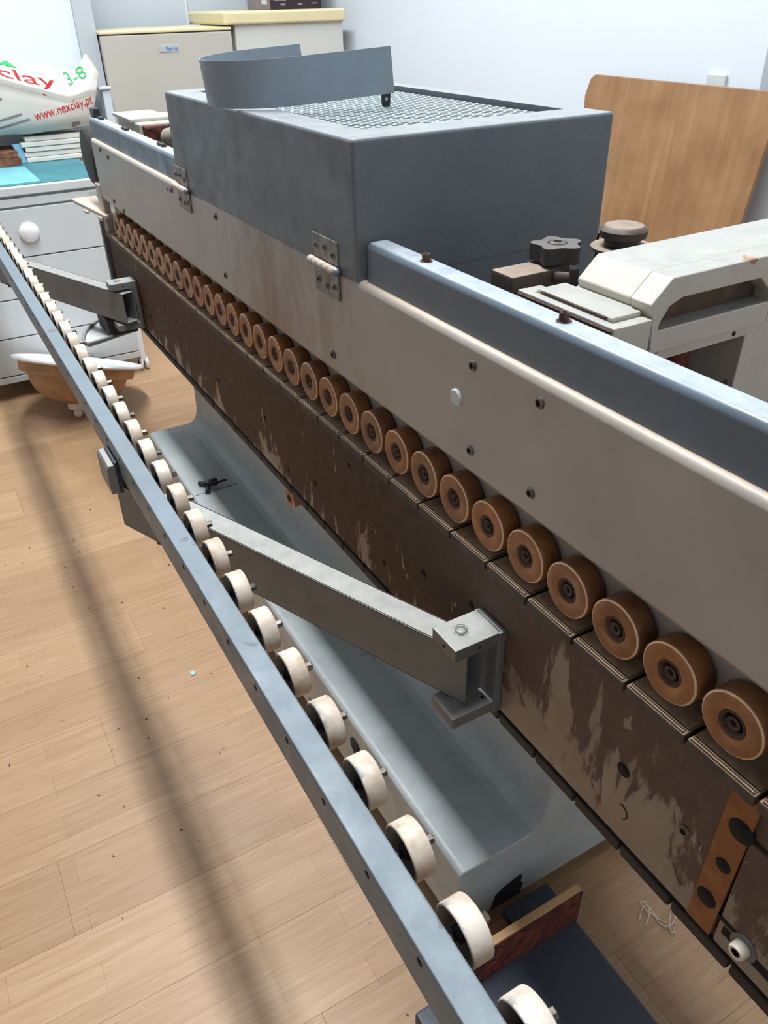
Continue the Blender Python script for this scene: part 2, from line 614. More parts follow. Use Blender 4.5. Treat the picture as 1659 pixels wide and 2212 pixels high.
# ------------------------------------------------------------------ room
XL, XR, YB, YF, ZC = -3.6, 2.48, -2.2, 5.4, 4.4
fl = MB().box(XL, XR + 0.1, YB, YF + 0.1, -0.05, -0.008, lens=False).build('floor', 'pine')
fl['kind'] = 'structure'
PW, PL = 0.1935, 1.285
pm = {}
row = 0
y = YB
while y < YF:
    x = XL - ((row * 0.43) % 1.0) * PL
    while x < XR:
        a, b = max(x, XL), min(x + PL, XR)
        if b - a > 0.02:
            key = round(b - a, 3)
            if key not in pm:
                q = MB().box(0, b - a - 0.0003, 0, PW - 0.0003, -0.008, 0, 0.0003, 1, lens=False)
                o = q.build('plank', 'laminate', fl)
                pm[key] = o.data
                o.location = Vector(((a + b) / 2, y + PW / 2, -0.004)) - wloc(fl)
            else:
                place('plank', pm[key], ((a + b) / 2, y + PW / 2, -0.004), fl)
        x += PL
    y += PW
    row += 1

struct('ceiling', MB().box(XL, XR + 0.3, YB, YF + 0.3, ZC, ZC + 0.08, lens=False), 'ceiling_grey')
struct('wall_left', MB().box(XL - 0.1, XL, YB, YF, -0.05, ZC, lens=False), 'wall_far')
struct('wall_near', MB().box(XL, XR + 0.1, YB - 0.1, YB, -0.05, ZC, lens=False), 'wall_white')
struct('wall_right', MB().box(XR, XR + 0.1, 1.90, YF + 0.1, -0.05, ZC, lens=False).box(XR + 0.05, XR + 0.15, YB, 1.90, -0.05, ZC, lens=False), 'wall_white')
struct('wall_back', MB().box(XL, 0.936, 4.70, 5.5, -0.05, ZC, lens=False), 'wall_white')
struct('wall_alcove', MB().box(1.045, XR + 0.1, 5.4, 5.5, -0.05, ZC, 0.0, lens=False), 'wall_grey')
struct('wall_pier', MB().box(0.936, 1.0275, 4.675, 5.4, -0.05, ZC, lens=False), 'pier_grey')
struct('trim_1', MB().box(1.724, 1.742, 5.386, 5.4, 0, ZC, 0.004, lens=False), 'wall_white')
sk = thing('wall_socket', (XR, 2.07, EYE - 0.275), 'small white socket cover high on the right wall above the leaning board', 'socket')
MB().box(XR - 0.012, XR, 2.03, 2.11, -0.315, -0.24, 0.004).build('cover_plate', 'white_lacquer', sk)

# ------------------------------------------------------------------ edge banding machine
XF = 0.58
mac = thing('edge_banding_machine', (0.75, 1.6, 0), 'long grey and cream edge banding machine with amber press rollers and feed pads', 'machine')
P = lambda nm, mb, mat, par=mac, **kw: mb.build(nm, mat, par, **kw)

# feed beam with its dirty front
P('feed_beam', MB().box(XF, 0.70, 0.262, 3.10, -0.957, -0.705, 0.003).box(XF, 0.70, -0.35, 0.2575, -0.957, -0.764, 0.003).box(XF + 0.004, 0.70, -0.35, 0.27, -0.7605, -0.705, 0.002), 'grimy_beam', smooth=True)
P('beam_end_plate', MB().box(0.566, 0.70, 3.085, 3.112, -0.93, -0.655, 0.004), 'grey_paint', smooth=True)
for z0, z1, y in ((-0.80, -0.70, 3.135), (-0.94, -0.825, 3.128)):
    P('end_bracket', MB().box(0.573, 0.60, 3.11, y, z0, z1, 0.003), 'rubber')
# feed pads of the upper run
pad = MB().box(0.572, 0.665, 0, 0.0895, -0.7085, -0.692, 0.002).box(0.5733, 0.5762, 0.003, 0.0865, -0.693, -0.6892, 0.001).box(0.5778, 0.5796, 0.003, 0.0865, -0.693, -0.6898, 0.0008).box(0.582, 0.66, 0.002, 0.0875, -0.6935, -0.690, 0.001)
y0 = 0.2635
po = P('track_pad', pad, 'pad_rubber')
pc = wloc(po)
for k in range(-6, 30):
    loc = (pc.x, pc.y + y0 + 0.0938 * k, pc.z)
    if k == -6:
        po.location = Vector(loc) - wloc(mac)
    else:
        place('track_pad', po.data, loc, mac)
# pads of the returning run, hanging below
po = P('return_pad', MB().box(0.592, 0.665, 0, 0.0895, -1.006, -0.984, 0.004).box(0.60, 0.655, 0.01, 0.08, -0.984, -0.962, 0.002), 'rubber')
pc = wloc(po)
for k in range(-1, 31):
    loc = (pc.x, pc.y + 0.236 + 0.0925 * k, pc.z)
    if k == -1:
        po.location = Vector(loc) - wloc(mac)
    else:
        place('return_pad', po.data, loc, mac)
P('sprocket_guard', MB().tube([(0.615, 0.135, -0.995), (0.612, 0.10, -0.985), (0.606, 0.05, -0.955), (0.60, 0.0, -0.91), (0.60, -0.05, -0.85), (0.60, -0.09, -0.78)], 0.024, 14, radii=[0.012, 0.02, 0.026, 0.028, 0.028, 0.026]), 'black_plastic')

# press rollers
RR = 0.0385
tyre = MB().lathe([(0.002, 0.0165), (0.0, 0.019), (0.0003, RR - 0.0022), (0.0008, RR - 0.001), (0.0018, RR), (0.029, RR), (0.031, RR - 0.002), (0.031, 0.012)], (0, 0, 0), (1, 0, 0), 40, mis=[0, 0, 1, 1, 0, 0, 0])
hub = MB().lathe([(0.006, 0.0), (0.006, 0.0045), (0.003, 0.005), (0.003, 0.0085), (0.009, 0.0095), (0.009, 0.0125), (0.002, 0.0135), (0.0015, 0.0165), (0.028, 0.016)], (0, 0, 0), (1, 0, 0), 24, mis=[2, 1, 1, 2, 2, 1, 1, 0])
tm = tyre.build('press_roller', ['amber_tyre', 'rim_highlight'], mac)
hm = hub.build('hub', ['amber_dark', 'rusty_steel', 'dark_hole'], tm)
hx = Vector((-0.0155 + 0.0015 + 0.013, 0, 0))
first = True
for k in range(-6, 31):
    loc = Vector((XF + 0.0155, 0.315 + 0.0857 * k, EYE - 0.6385))
    if first:
        t_, first = tm, False
        t_.location = loc - wloc(mac)
        h_ = hm
    else:
        t_ = place('press_roller', tm.data, loc, mac)
        h_ = bpy.data.objects.new('hub', hm.data)
        COL.objects.link(h_)
        h_.parent = t_
    h_.location = hx
lr = MB().lathe([(0.0, 0.008), (0.0, 0.024), (0.002, 0.026), (0.034, 0.026), (0.036, 0.024)], (0.598, 1.56, -1.035), (1, 0, 0), 28, mis=[0, 1, 0, 0]).build('return_roller', ['amber_tyre', 'rim_highlight'], mac)
MB().lathe([(-0.001, 0.0), (-0.001, 0.0035), (0.003, 0.004), (0.003, 0.0075), (-0.001, 0.008), (0.0, 0.0095), (0.03, 0.009)], (0.5975, 1.56, -1.035), (1, 0, 0), 18, mis=[1, 1, 0, 0, 1, 1]).build('hub', ['dark_hole', 'rusty_steel'], lr)

# pressure beam: cream front panel and the plate behind the rollers
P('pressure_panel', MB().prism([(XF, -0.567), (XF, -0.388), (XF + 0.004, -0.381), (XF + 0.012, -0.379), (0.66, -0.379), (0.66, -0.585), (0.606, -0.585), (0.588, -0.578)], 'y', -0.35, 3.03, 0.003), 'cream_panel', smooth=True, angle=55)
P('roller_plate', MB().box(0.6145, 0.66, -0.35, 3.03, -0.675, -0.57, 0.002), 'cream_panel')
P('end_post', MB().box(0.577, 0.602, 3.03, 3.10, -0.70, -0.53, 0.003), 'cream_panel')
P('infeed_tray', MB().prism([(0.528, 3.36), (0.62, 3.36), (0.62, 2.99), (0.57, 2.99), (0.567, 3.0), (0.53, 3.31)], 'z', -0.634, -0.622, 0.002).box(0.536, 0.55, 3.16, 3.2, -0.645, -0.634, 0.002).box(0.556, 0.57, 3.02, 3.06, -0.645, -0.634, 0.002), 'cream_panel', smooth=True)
dw = P('hand_wheel', MB().lathe([(0, 0), (0, 0.07), (0.004, 0.088), (0.014, 0.095), (0.03, 0.09), (0.045, 0.06), (0.045, 0)], (0.58, 3.17, -0.455), (1, 0, 0), 40), 'rubber', smooth=True)


def screw(y, z, r=0.0078, x=XF, head='screw_steel', hexr=0.0036, deep=0.0):
    s = MB().lathe([(-0.0016, 0), (-0.0016, hexr), (-0.0022 - 0.0012, hexr + 0.0006), (-0.0034, r - 0.0022), (-0.0012, r - 0.0004), (-0.0008, r), (0.004, r)], (x, y, z), (1, 0, 0), 18, mis=[1, 1, 0, 0, 2, 2])
    return s.build('screw', [head, 'dark_hole', 'amber_dark'], mac)


for y, z in ((0.793, -0.410), (0.655, -0.409), (0.790, -0.536), (0.656, -0.536), (1.218, -0.539), (1.773, -0.533), (1.791, -0.406), (2.119, -0.401), (2.9, -0.40), (2.80, -0.41), (2.84, -0.55), (2.72, -0.56)):
    screw(y, z)
P('blank_plug', MB().lathe([(-0.004, 0), (-0.004, 0.0105), (-0.002, 0.0125), (0.002, 0.0125)], (XF, 0.828, -0.469), (1, 0, 0), 28), 'white_lacquer', smooth=True)
P('blank_plug', MB().lathe([(-0.001, 0), (-0.001, 0.006), (0.002, 0.007)], (XF, 2.155, -0.404), (1, 0, 0), 18), 'rust_strip', smooth=True)
for y, z in ((0.329, -0.834), (0.684, -0.80), (0.683, -0.864)):
    screw(y, z, 0.0085)
for y, z, r in ((0.430, -0.833, 0.0105), (0.911, -0.834, 0.0075), (0.77, -0.803, 0.0075), (1.35, -0.876, 0.007), (1.62, -0.834, 0.008), (1.18, -0.75, 0.005), (1.95, -0.86, 0.006), (2.3, -0.80, 0.006), (2.62, -0.88, 0.006), (1.50, -0.92, 0.006), (1.05, -0.9, 0.006)):
    P('bolt_hole', MB().lathe([(-0.0008, 0.0), (-0.0008, r), (0.003, r)], (XF, y, z), (1, 0, 0), 18), 'dark_hole')
P('cast_ring', MB().tube([(XF - 0.0003, 0.421 - 0.0115 * math.cos(t), -0.905 + 0.0125 * math.sin(t)) for t in [(-0.9 + 2.6 * q / 14) for q in range(15)]], 0.0011, 6), 'amber_dark')
rs = P('rust_strip', MB().prism([(0.256, -0.700), (0.292, -0.706), (0.296, -0.955), (0.262, -0.955)], 'x', XF - 0.0012, XF + 0.002), 'rust_strip')
for y, z, r in ((0.268, -0.759, 0.0155), (0.2735, -0.828, 0.0098), (0.279, -0.899, 0.0132)):
    MB().lathe([(-0.0022, 0.0), (-0.0022, r), (0.003, r)], (XF, y, z), (1, 0, 0), 20).build('hole', 'dark_hole', rs)
P('slot', MB().box(XF - 0.001, XF + 0.003, 0.235, 0.272, -0.9115, -0.905).box(XF - 0.0008, XF + 0.003, 0.06, 0.25, -0.930, -0.916), 'dark_hole')
P('bushing', MB().lathe([(-0.004, 0.0), (-0.004, 0.005), (-0.014, 0.0055), (-0.015, 0.009), (-0.012, 0.0105), (-0.002, 0.0105), (-0.002, 0.017), (0.002, 0.018)], (XF, 0.222, -0.917), (1, 0, 0), 24, mis=[1, 1, 0, 0, 0, 2, 2]), ['cream_plastic', 'dark_hole', 'grey_paint'], smooth=True)

# blue cover rails over the pressure beam
P('cover_rail', MB().box(0.592, 0.6345, -0.35, 1.108, -0.392, -0.318, 0.011, 4), 'blue_paint', smooth=True, angle=50)
P('cover_rail', MB().box(0.592, 0.6345, 2.04, 3.06, -0.392, -0.318, 0.011, 4), 'blue_paint', smooth=True, angle=50)
for y in (0.963, 0.666, 0.22, 0.0):
    P('cap_screw', MB().lathe([(0.0, 0.0095), (0.0012, 0.0095), (0.0014, 0.0062), (0.0105, 0.0062), (0.0115, 0.0054), (0.0115, 0.0032), (0.0065, 0.003), (0.0065, 0)], (0.6135, y, -0.3185), (0, 0, 1), 18, mis=[0, 0, 0, 0, 0, 1, 1]), ['rusty_steel', 'dark_hole'], smooth=True)
for y in (2.93, 2.62, 2.24):
    P('lock_stop', MB().box(0.606, 0.618, y, y + 0.05, -0.319, -0.311, 0.001), 'rubber')
P('lock_stop', MB().box(0.600, 0.624, 3.0, 3.05, -0.319, -0.29, 0.002), 'black_plastic')

# hinged motor hood with a mesh lid
HX0, HX1, HY0, HY1, HZ0, HZ1 = 0.5785, 1.09, 1.112, 2.05, -0.380, -0.1725
gx0, gx1, gy0, gy1 = 0.640, 1.046, 1.195, 1.985
def rrect(x0, x1, ya, yb, r, z, n=5):
    pts = []
    for (cx, cy, a0) in ((x1 - r, yb - r, 0), (x0 + r, yb - r, PI / 2), (x0 + r, ya + r, PI), (x1 - r, ya + r, 1.5 * PI)):
        for k in range(n):
            a = a0 + PI / 2 * k / (n - 1)
            pts.append((cx + r * math.cos(a), cy + r * math.sin(a), EYE + z))
    return pts


hood = MB()
hb = hood.bm
rr_ = 0.007
rings = [rrect(HX0, HX1, HY0, HY1, rr_, HZ0)]
for d, z in ((0, HZ1 - 0.006), (0.0005, HZ1 - 0.0036), (0.0018, HZ1 - 0.0016), (0.0038, HZ1 - 0.0004), (0.0065, HZ1)):
    rings.append(rrect(HX0 + d, HX1 - d, HY0 + d, HY1 - d, max(rr_ - d, 0.0004), z))
rings.append(rrect(gx0, gx1, gy0, gy1, 0.0006, HZ1))
rings.append(rrect(gx0, gx1, gy0, gy1, 0.0006, HZ1 - 0.02))
rv = [[hb.verts.new(p) for p in r] for r in rings]
for p, q in zip(rv[:-1], rv[1:]):
    n = len(p)
    for k in range(n):
        hb.faces.new((p[k], p[(k + 1) % n], q[(k + 1) % n], q[k]))
bmesh.ops.recalc_face_normals(hb, faces=hb.faces[:])
hood.box(0.648, HX1 - 0.0005, HY0 + 0.0005, HY0 + 0.006, HZ0 - 0.25, HZ0 + 0.004)
hood.box(HX1 - 0.006, HX1 - 0.0005, HY0 + 0.0005, HY1 - 0.002, HZ0 - 0.25, HZ0 + 0.004)
hd = P('motor_hood', hood, 'hood_paint', smooth=True, angle=35)
# expanded metal: rows of zigzag strands welded where they meet
mm = bmesh.new()
px, py = 0.031, 0.011
nx, ny = int((gx1 - gx0 + 0.02) / px), int((gy1 - gy0 + 0.016) / py)
for j in range(ny + 1):
    yy = gy0 - 0.008 + j * py
    prev = None
    for i in range(nx * 2 + 1):
        xx = gx0 - 0.01 + i * px / 2
        s = 1 if (i % 2 == 0) == (j % 2 == 0) else -1
        yc = yy + s * py * 0.46
        a = mm.verts.new((xx, yc - 0.0026, EYE - 0.181))
        b = mm.verts.new((xx, yc + 0.0026, EYE - 0.181))
        c = mm.verts.new((xx, yc + 0.0026, EYE - 0.184))
        d = mm.verts.new((xx, yc - 0.0026, EYE - 0.184))
        if prev:
            for q in range(4):
                r = (q + 1) % 4
                mm.faces.new(((prev[q], prev[r], (a, b, c, d)[r], (a, b, c, d)[q])))
        prev = (a, b, c, d)
mb = MB()
mb.bm.free()
mb.bm = mm
g = mb.build('mesh_grille', 'galvanised', hd)
g['kind'] = 'stuff'
MB().box(HX0 + 0.03, HX1 - 0.03, HY0 + 0.03, HY1 - 0.03, -0.375, -0.34, 0.01).cyl((0.82, 1.35, -0.28), (0, 1, 0), 0.35, 0.06, 24).build('motor', 'black_plastic', hd, smooth=True)

# hinges between hood and pressure beam
for yh in (1.222, 2.01):
    hg = P('hinge', MB().box(XF - 0.0042, XF - 0.0012, yh - 0.046, yh + 0.046, -0.3715, -0.332, 0.0008).box(XF - 0.0042, XF - 0.0012, yh - 0.046, yh + 0.046, -0.43, -0.384, 0.0008), 'hinge_steel')
    for q in range(5):
        MB().cyl((XF - 0.0095, yh - 0.05 + q * 0.02, -0.378), (0, 1, 0), 0.0194, 0.0073, 18, bev=0.001).build('knuckle', 'cream_panel', hg)
    MB().lathe([(0, 0), (0.003, 0.005), (0.007, 0.0068), (0.009, 0.0068)], (XF - 0.0095, yh - 0.059, -0.378), (0, 1, 0), 18).build('pin_end', 'blue_paint', hg)
    for dy, z in ((-0.032, -0.356), (0.0, -0.349), (0.031, -0.352), (0.028, -0.409), (-0.006, -0.413), (-0.033, -0.409)):
        MB().lathe([(-0.0005, 0), (-0.0005, 0.0024), (-0.0024, 0.003), (-0.0024, 0.0048), (0.0, 0.0062)], (XF - 0.0042, yh + dy, z), (1, 0, 0), 14, mis=[1, 1, 0, 0]).build('screw', ['screw_steel', 'dark_hole'], hg)

# machine base: folded steel box under the beam
P('base_cover', MB().prism([(0.520, -1.545), (0.520, -1.372), (0.5225, -1.364), (0.530, -1.36), (0.672, -1.36), (0.690, -1.355), (0.704, -1.343), (0.712, -1.325), (0.716, -1.30), (0.725, -1.02), (1.05, -1.02), (1.05, -1.545)], 'y', 0.68, 2.755, 0.004), 'base_paint', smooth=True, angle=50)
P('drain_hole', MB().lathe([(-0.001, 0), (-0.001, 0.027), (0.003, 0.028)], (0.520, 1.095, -1.435), (1, 0, 0), 28), 'dark_hole')
P('seam', MB().box(0.529, 0.70, 2.225, 2.2265, -1.3605, -1.3592), 'dark_hole')
P('torn_notch', MB().prism([(0.60, -1.545), (0.61, -1.502), (0.632, -1.488), (0.67, -1.478), (0.676, -1.486), (0.672, -1.502), (0.68, -1.512), (0.674, -1.545)], 'y', 0.6788, 0.684), 'dark_hole')
P('machine_foot', MB().box(0.56, 0.64, 0.74, 0.84, -1.6, -1.545, 0.004).box(0.56, 0.64, 2.5, 2.6, -1.6, -1.545, 0.004).box(0.93, 1.01, 0.74, 0.84, -1.6, -1.545, 0.004).box(0.93, 1.01, 2.5, 2.6, -1.6, -1.545, 0.004), 'dark_steel')
P('column', MB().box(0.74, 0.80, 0.75, 2.65, -1.03, -0.62, 0.006).box(0.662, 0.80, 0.3, 2.65, -0.70, -0.58, 0.004), 'dark_steel')

# ------------------------------------------------------------------ roller support rail in front
sup = thing('roller_support_rail', (0.225, 1.7, 0.8), 'blue grey outrigger rail carrying a row of cream wheels on two swing arms', 'support rail')
Y0R, Y1R = -0.12, 3.76
railm = MB().prism([(0.1985, -0.772), (0.1985, -0.7135), (0.2000, -0.7108), (0.2025, -0.7100), (0.2285, -0.7100), (0.2308, -0.7112), (0.2315, -0.7138), (0.2315, -0.72), (0.229, -0.72), (0.229, -0.7135), (0.2015, -0.7135), (0.2015, -0.772)], 'y', Y0R, Y1R)
railm.prism([(0.2015, -0.772), (0.2015, -0.7695), (0.2255, -0.7695), (0.2255, -0.772)], 'y', Y0R, Y1R)
for f in railm.bm.faces:
    c_ = f.calc_center_median()
    n_ = f.normal
rail = railm.build('rail', 'rail_paint', sup, smooth=True, angle=35)
WR, WW = 0.0315, 0.0245
wheel = MB().lathe([(WW - 0.004, 0.012), (WW - 0.004, WR - 0.004), (0.001, WR - 0.0035), (0.0, WR - 0.0025), (0.0008, WR - 0.0006), (0.002, WR), (WW - 0.002, WR), (WW - 0.0006, WR - 0.0008), (WW, WR - 0.002), (WW, 0.012)], (0, 0, 0), (1, 0, 0), 40).build('wheel', 'wheel_plastic', sup)
core = MB().lathe([(0.001, 0.0), (0.001, 0.0085), (0.006, 0.009), (WW - 0.005, 0.0095), (WW - 0.0048, WR - 0.0042)], (0, 0, 0), (1, 0, 0), 20, mis=[1, 1, 0, 0]).build('wheel_core', ['dark_hole', 'rubber'], wheel)
nut = MB().lathe([(WW - 0.002, 0.0075), (WW + 0.001, 0.0075), (WW + 0.001, 0.0058), (WW + 0.0135, 0.0058), (WW + 0.0145, 0.0048), (WW + 0.0145, 0)], (0, 0, 0), (1, 0, 0), 6, smooth=False).build('axle_nut', 'screw_steel', wheel)
axl = MB().cyl((-0.03, 0, 0), (1, 0, 0), 0.04, 0.0045, 10).build('axle', 'rubber', wheel)
rel = {}
for o in (core, nut, axl):
    rel[o.name] = Vector((wloc(o) - wloc(wheel)))
kids = [(core, core.location.copy()), (nut, nut.location.copy()), (axl, axl.location.copy())]
wx = 0.240 + WW / 2
first = True
yw = []
for k in range(-4, 35):
    yk = 0.318 + 0.0975 * k
    if yk < Y0R + 0.03 or yk > Y1R - 0.03:
        continue
    yw.append(yk)
    loc = Vector((wx, yk, EYE - 0.7315))
    if first:
        w, first = wheel, False
        w.location = loc - wloc(sup)
        w.rotation_euler = (0.3, 0, 0)
    else:
        w = place('wheel', wheel.data, loc, sup)
        w.rotation_euler = (random.uniform(0, 6.28), 0, 0)
        for src, l in kids:
            c = src.copy()
            COL.objects.link(c)
            c.parent = w
            c.location = l
for yk in yw:
    MB().lathe([(-0.0004, 0.0), (-0.0004, 0.0045), (0.002, 0.0045)], (0.1985, yk - 0.006, -0.7245), (1, 0, 0), 10).build('axle_hole', 'dark_hole', rail)


def arm(pa, pb, yb0, label=None):
    """box section arm from bracket point pa to outer end pb (near upper edge), bracket on the beam near yb0"""
    d = Vector((pb[0] - pa[0], pb[1] - pa[1], 0)).normalized()
    n = Vector((-d.y, d.x, 0))
    if n.x < 0:
        n = -n
    Wd, H, top = 0.047, 0.104, -0.818
    a = Vector((pa[0], pa[1], 0))
    b = Vector((pb[0], pb[1], 0))
    m = MB()
    L = (b - a).length
    t = 0.004

    def q(u, v):
        p = a + d * u + n * v
        return (p.x, p.y)
    endcut = 0.03
    # walls of the hollow section
    for v0, v1 in ((0, t), (Wd - t, Wd)):
        m.prism([q(0, v0), q(L, v0), q(L, v1), q(0, v1)], 'z', top - H, top, 0.0012)
    m.prism([q(0, 0), q(L, 0), q(L, Wd), q(0, Wd)], 'z', top - t, top, 0.0012)
    m.prism([q(0, 0), q(L, 0), q(L, Wd), q(0, Wd)], 'z', top - H, top - H + t, 0.0012)
    m.prism([q(L - t, 0), q(L, 0), q(L, Wd), q(L - t, Wd)], 'z', top - H, top, 0.001)
    ar = m.build('swing_arm', 'grey_paint', sup, smooth=True)
    MB().prism([q(L - 0.16, 0.012), q(L - 0.03, 0.012), q(L - 0.03, Wd - 0.012), q(L - 0.16, Wd - 0.012)], 'z', top - H - 0.012, top - H, 0.001).build('end_tab', 'rubber', ar)
    MB().cyl((q(L - 0.09, Wd / 2)[0], q(L - 0.09, Wd / 2)[1], top - H - 0.02), (0, 0, 1), 0.012, 0.012, 14).build('end_bolt', 'rubber', ar)
    # post between arm and rail
    s = q(L - 0.075, Wd / 2)
    MB().box(0.2015, 0.2265, yb0 + 0.735, yb0 + 0.80, top, -0.772, 0.002).build('rail_seat', 'rubber', ar)
    MB().box(0.1905, 0.1985, yb0 + 0.70, yb0 + 0.78, -0.812, -0.742, 0.002).build('clamp_stud', 'dark_steel', ar)
    MB().prism([(0.1735, -0.804), (0.1735, -0.750), (0.178, -0.742), (0.1885, -0.742), (0.1905, -0.746), (0.1905, -0.804)], 'y', yb0 + 0.69, yb0 + 0.775, 0.002).build('clamp_block', 'grey_paint', ar, smooth=True)
    # bracket on the machine
    br = MB()
    br.box(0.489, 0.572, yb0 - 0.034, yb0 + 0.028, -0.8105, -0.787, 0.0022)
    br.box(0.489, 0.572, yb0 - 0.034, yb0 + 0.028, -0.951, -0.929, 0.0022)
    br.box(0.5655, 0.5795, yb0 - 0.036, yb0 + 0.03, -0.955, -0.787, 0.003)
    bo = br.build('pivot_bracket', 'grey_paint', sup, smooth=True)
    MB().lathe([(0.0, 0.0), (0.0, 0.0098), (-0.001, 0.0098), (-0.001, 0.0125), (0.0005, 0.0125)], (0.522, yb0 + 0.0, -0.7868), (0, 0, 1), 24, mis=[0, 1, 1, 1]).build('pivot_pin', ['grey_paint', 'dark_hole'], bo)
    MB().cyl((0.522, yb0, -0.932), (0, 0, 1), 0.13, 0.009, 16).build('pivot_rod', 'galvanised', bo)
    MB().lathe([(-0.0006, 0), (-0.0006, 0.0028), (0.001, 0.0028)], (0.489, yb0 - 0.004, -0.799), (1, 0, 0), 12).build('set_hole', 'dark_hole', bo)
    MB().lathe([(-0.0006, 0), (-0.0006, 0.0028), (0.001, 0.0028)], (0.532, yb0 - 0.034, -0.799), (0, 1, 0), 12).build('set_hole', 'dark_hole', bo)
    MB().lathe([(0.0006, 0), (0.0006, 0.003), (-0.001, 0.003)], (0.556, yb0 - 0.018, -0.929), (0, 0, 1), 12).build('set_hole', 'dark_hole', bo)
    return ar


arm((0.519, 0.692), (0.192, 1.476), 0.714)
arm((0.517, 2.71), (0.19, 3.545), 2.765)
# fan shaped stop plate under the far bracket
fan = [(0.575, 2.87), (0.386, 2.80), (0.378, 2.83), (0.383, 2.87), (0.398, 2.92), (0.425, 2.97), (0.46, 3.02), (0.50, 3.06), (0.575, 3.06)]
fp = MB().prism(fan, 'z', -1.008, -0.998, 0.002).build('stop_plate', 'white_lacquer', sup, smooth=True)
arc = [(0.575, 2.865, -0.996), (0.48, 2.832, -0.996), (0.388, 2.803, -0.996), (0.381, 2.83, -0.996), (0.386, 2.87, -0.996), (0.402, 2.92, -0.996), (0.43, 2.97, -0.996), (0.465, 3.02, -0.996), (0.503, 3.055, -0.996)]
MB().tube(arc, 0.007, 8).build('stop_rim', 'grey_paint', fp)
MB().box(0.47, 0.575, 2.83, 3.0, -0.995, -0.935, 0.004).build('stop_boss', 'rubber', fp)

# ------------------------------------------------------------------ trimming unit at the right
tr = thing('trimming_unit', (0.95, 0.72, 0.8), 'chipped white cast iron trimming unit with two dark knobs behind the blue cover rail', 'trimming unit')
Q = lambda nm, mb, mat, par=tr, **kw: mb.build(nm, mat, par, **kw)
outl = [(0.722, -0.312), (0.7525, -0.284), (1.25, -0.282), (1.25, -0.376), (0.734, -0.376), (0.728, -0.33)]
ca = MB().prism(outl, 'y', 0.672, 0.768, 0.003)
ca.prism([(0.734, -0.376), (0.728, -0.33), (0.722, -0.312), (0.7525, -0.284), (1.25, -0.282), (1.25, -0.376), (0.9466, -0.376), (0.9466, -0.338), (0.916, -0.3115), (0.775, -0.3115), (0.755, -0.319), (0.7425, -0.337), (0.7415, -0.347), (0.9463, -0.3465), (0.9463, -0.376)], 'y', 0.638, 0.6725, 0.0018)
arm_o = Q('cast_arm', ca, 'white_cast', smooth=True, angle=45)
Q('recess_floor', MB().prism([(0.742, -0.338), (0.756, -0.320), (0.776, -0.313), (0.915, -0.313), (0.944, -0.338), (0.944, -0.3455), (0.742, -0.3465)], 'y', 0.664, 0.6715, 0.0), 'tan_dirt')
Q('slide_plate', MB().box(0.676, 0.7235, 0.652, 0.79, -0.345, -0.3225, 0.0025).prism([(0.715, -0.335), (0.715, -0.3229), (0.7245, -0.3221), (0.733, -0.3165), (0.733, -0.335)], 'y', 0.668, 0.768, 0.001), 'white_cast', smooth=True)
Q('slide_lip', MB().box(0.661, 0.6745, 0.632, 0.812, -0.40, -0.327, 0.002).box(0.6738, 0.7225, 0.6322, 0.6495, -0.40, -0.3274, 0.002).box(0.6738, 0.70, 0.792, 0.8118, -0.38, -0.3274, 0.002), 'white_cast', smooth=True)
Q('slot_gap', MB().box(0.6735, 0.677, 0.66, 0.78, -0.3262, -0.3235, 0.0004).box(0.6590, 0.662, 0.636, 0.808, -0.345, -0.331, 0.0006), 'rusty_steel')
lp = MB().prism([(0.745, -0.391), (0.745, -0.3765), (1.25, -0.3765), (1.25, -0.388)], 'y', 0.643, 0.76, 0.0015)
lp.prism([(0.918, -0.389), (1.25, -0.387), (1.25, -1.019), (0.905, -1.019)], 'y', 0.643, 0.74, 0.002)
Q('support_leg', lp, 'white_cast', smooth=True)
Q('clamp_hole', MB().lathe([(-0.0006, 0), (-0.0006, 0.0034), (0.001, 0.0034)], (0.893, 0.643, -0.3825), (0, 1, 0), 12), 'dark_hole')
Q('motor_tube', MB().cyl((0.865, 0.71, -1.018), (0, 0, 1), 0.63, 0.022, 24), 'red_rust', smooth=True)
Q('motor_plate', MB().box(0.90, 1.2, 0.742, 0.79, -1.018, -0.385, 0.004).box(0.812, 0.835, 0.73, 0.78, -1.018, -0.385, 0.003), 'dark_steel')
# star knob on its arm
kb = Q('knob_arm', MB().box(0.664, 0.752, 0.828, 0.878, -0.345, -0.3165, 0.004), 'dusty_knob', smooth=True)
MB().lathe([(0, 0), (0, 0.0055), (0.003, 0.0075), (0.02, 0.0075), (0.022, 0.0065), (0.022, 0.004), (0.012, 0.0035), (0.012, 0)], (0.735, 0.829, -0.327), (0.75, -0.66, -0.05), 16, mis=[0, 0, 0, 0, 0, 1, 1]).build('arm_screw', ['dusty_knob', 'dark_hole'], kb)
bm_ = MB()
sp = []
for i in range(60):
    a = 2 * PI * i / 60
    r = 0.0325 + 0.0052 * math.cos(5 * a + 0.6)
    sp.append((0.7575 + r * math.cos(a), 0.852 + r * math.sin(a)))
bm_.prism(sp, 'z', -0.3125, -0.2895, 0.0045, seg=3)
ko = bm_.build('star_knob', 'knob_plastic', tr, smooth=True, angle=35)
MB().lathe([(0, 0), (0, 0.0045), (0.0025, 0.006), (0.0025, 0.0085), (0.0004, 0.0115), (0.0004, 0.0135), (-0.002, 0.014)], (0.7575, 0.852, -0.2895), (0, 0, 1), 24, mis=[1, 1, 0, 0, 1, 1]).build('knob_insert', ['steel', 'dark_hole'], ko)
Q('knob_stem', MB().cyl((0.7575, 0.852, -0.355), (0, 0, 1), 0.045, 0.0195, 24), 'black_plastic', smooth=True)
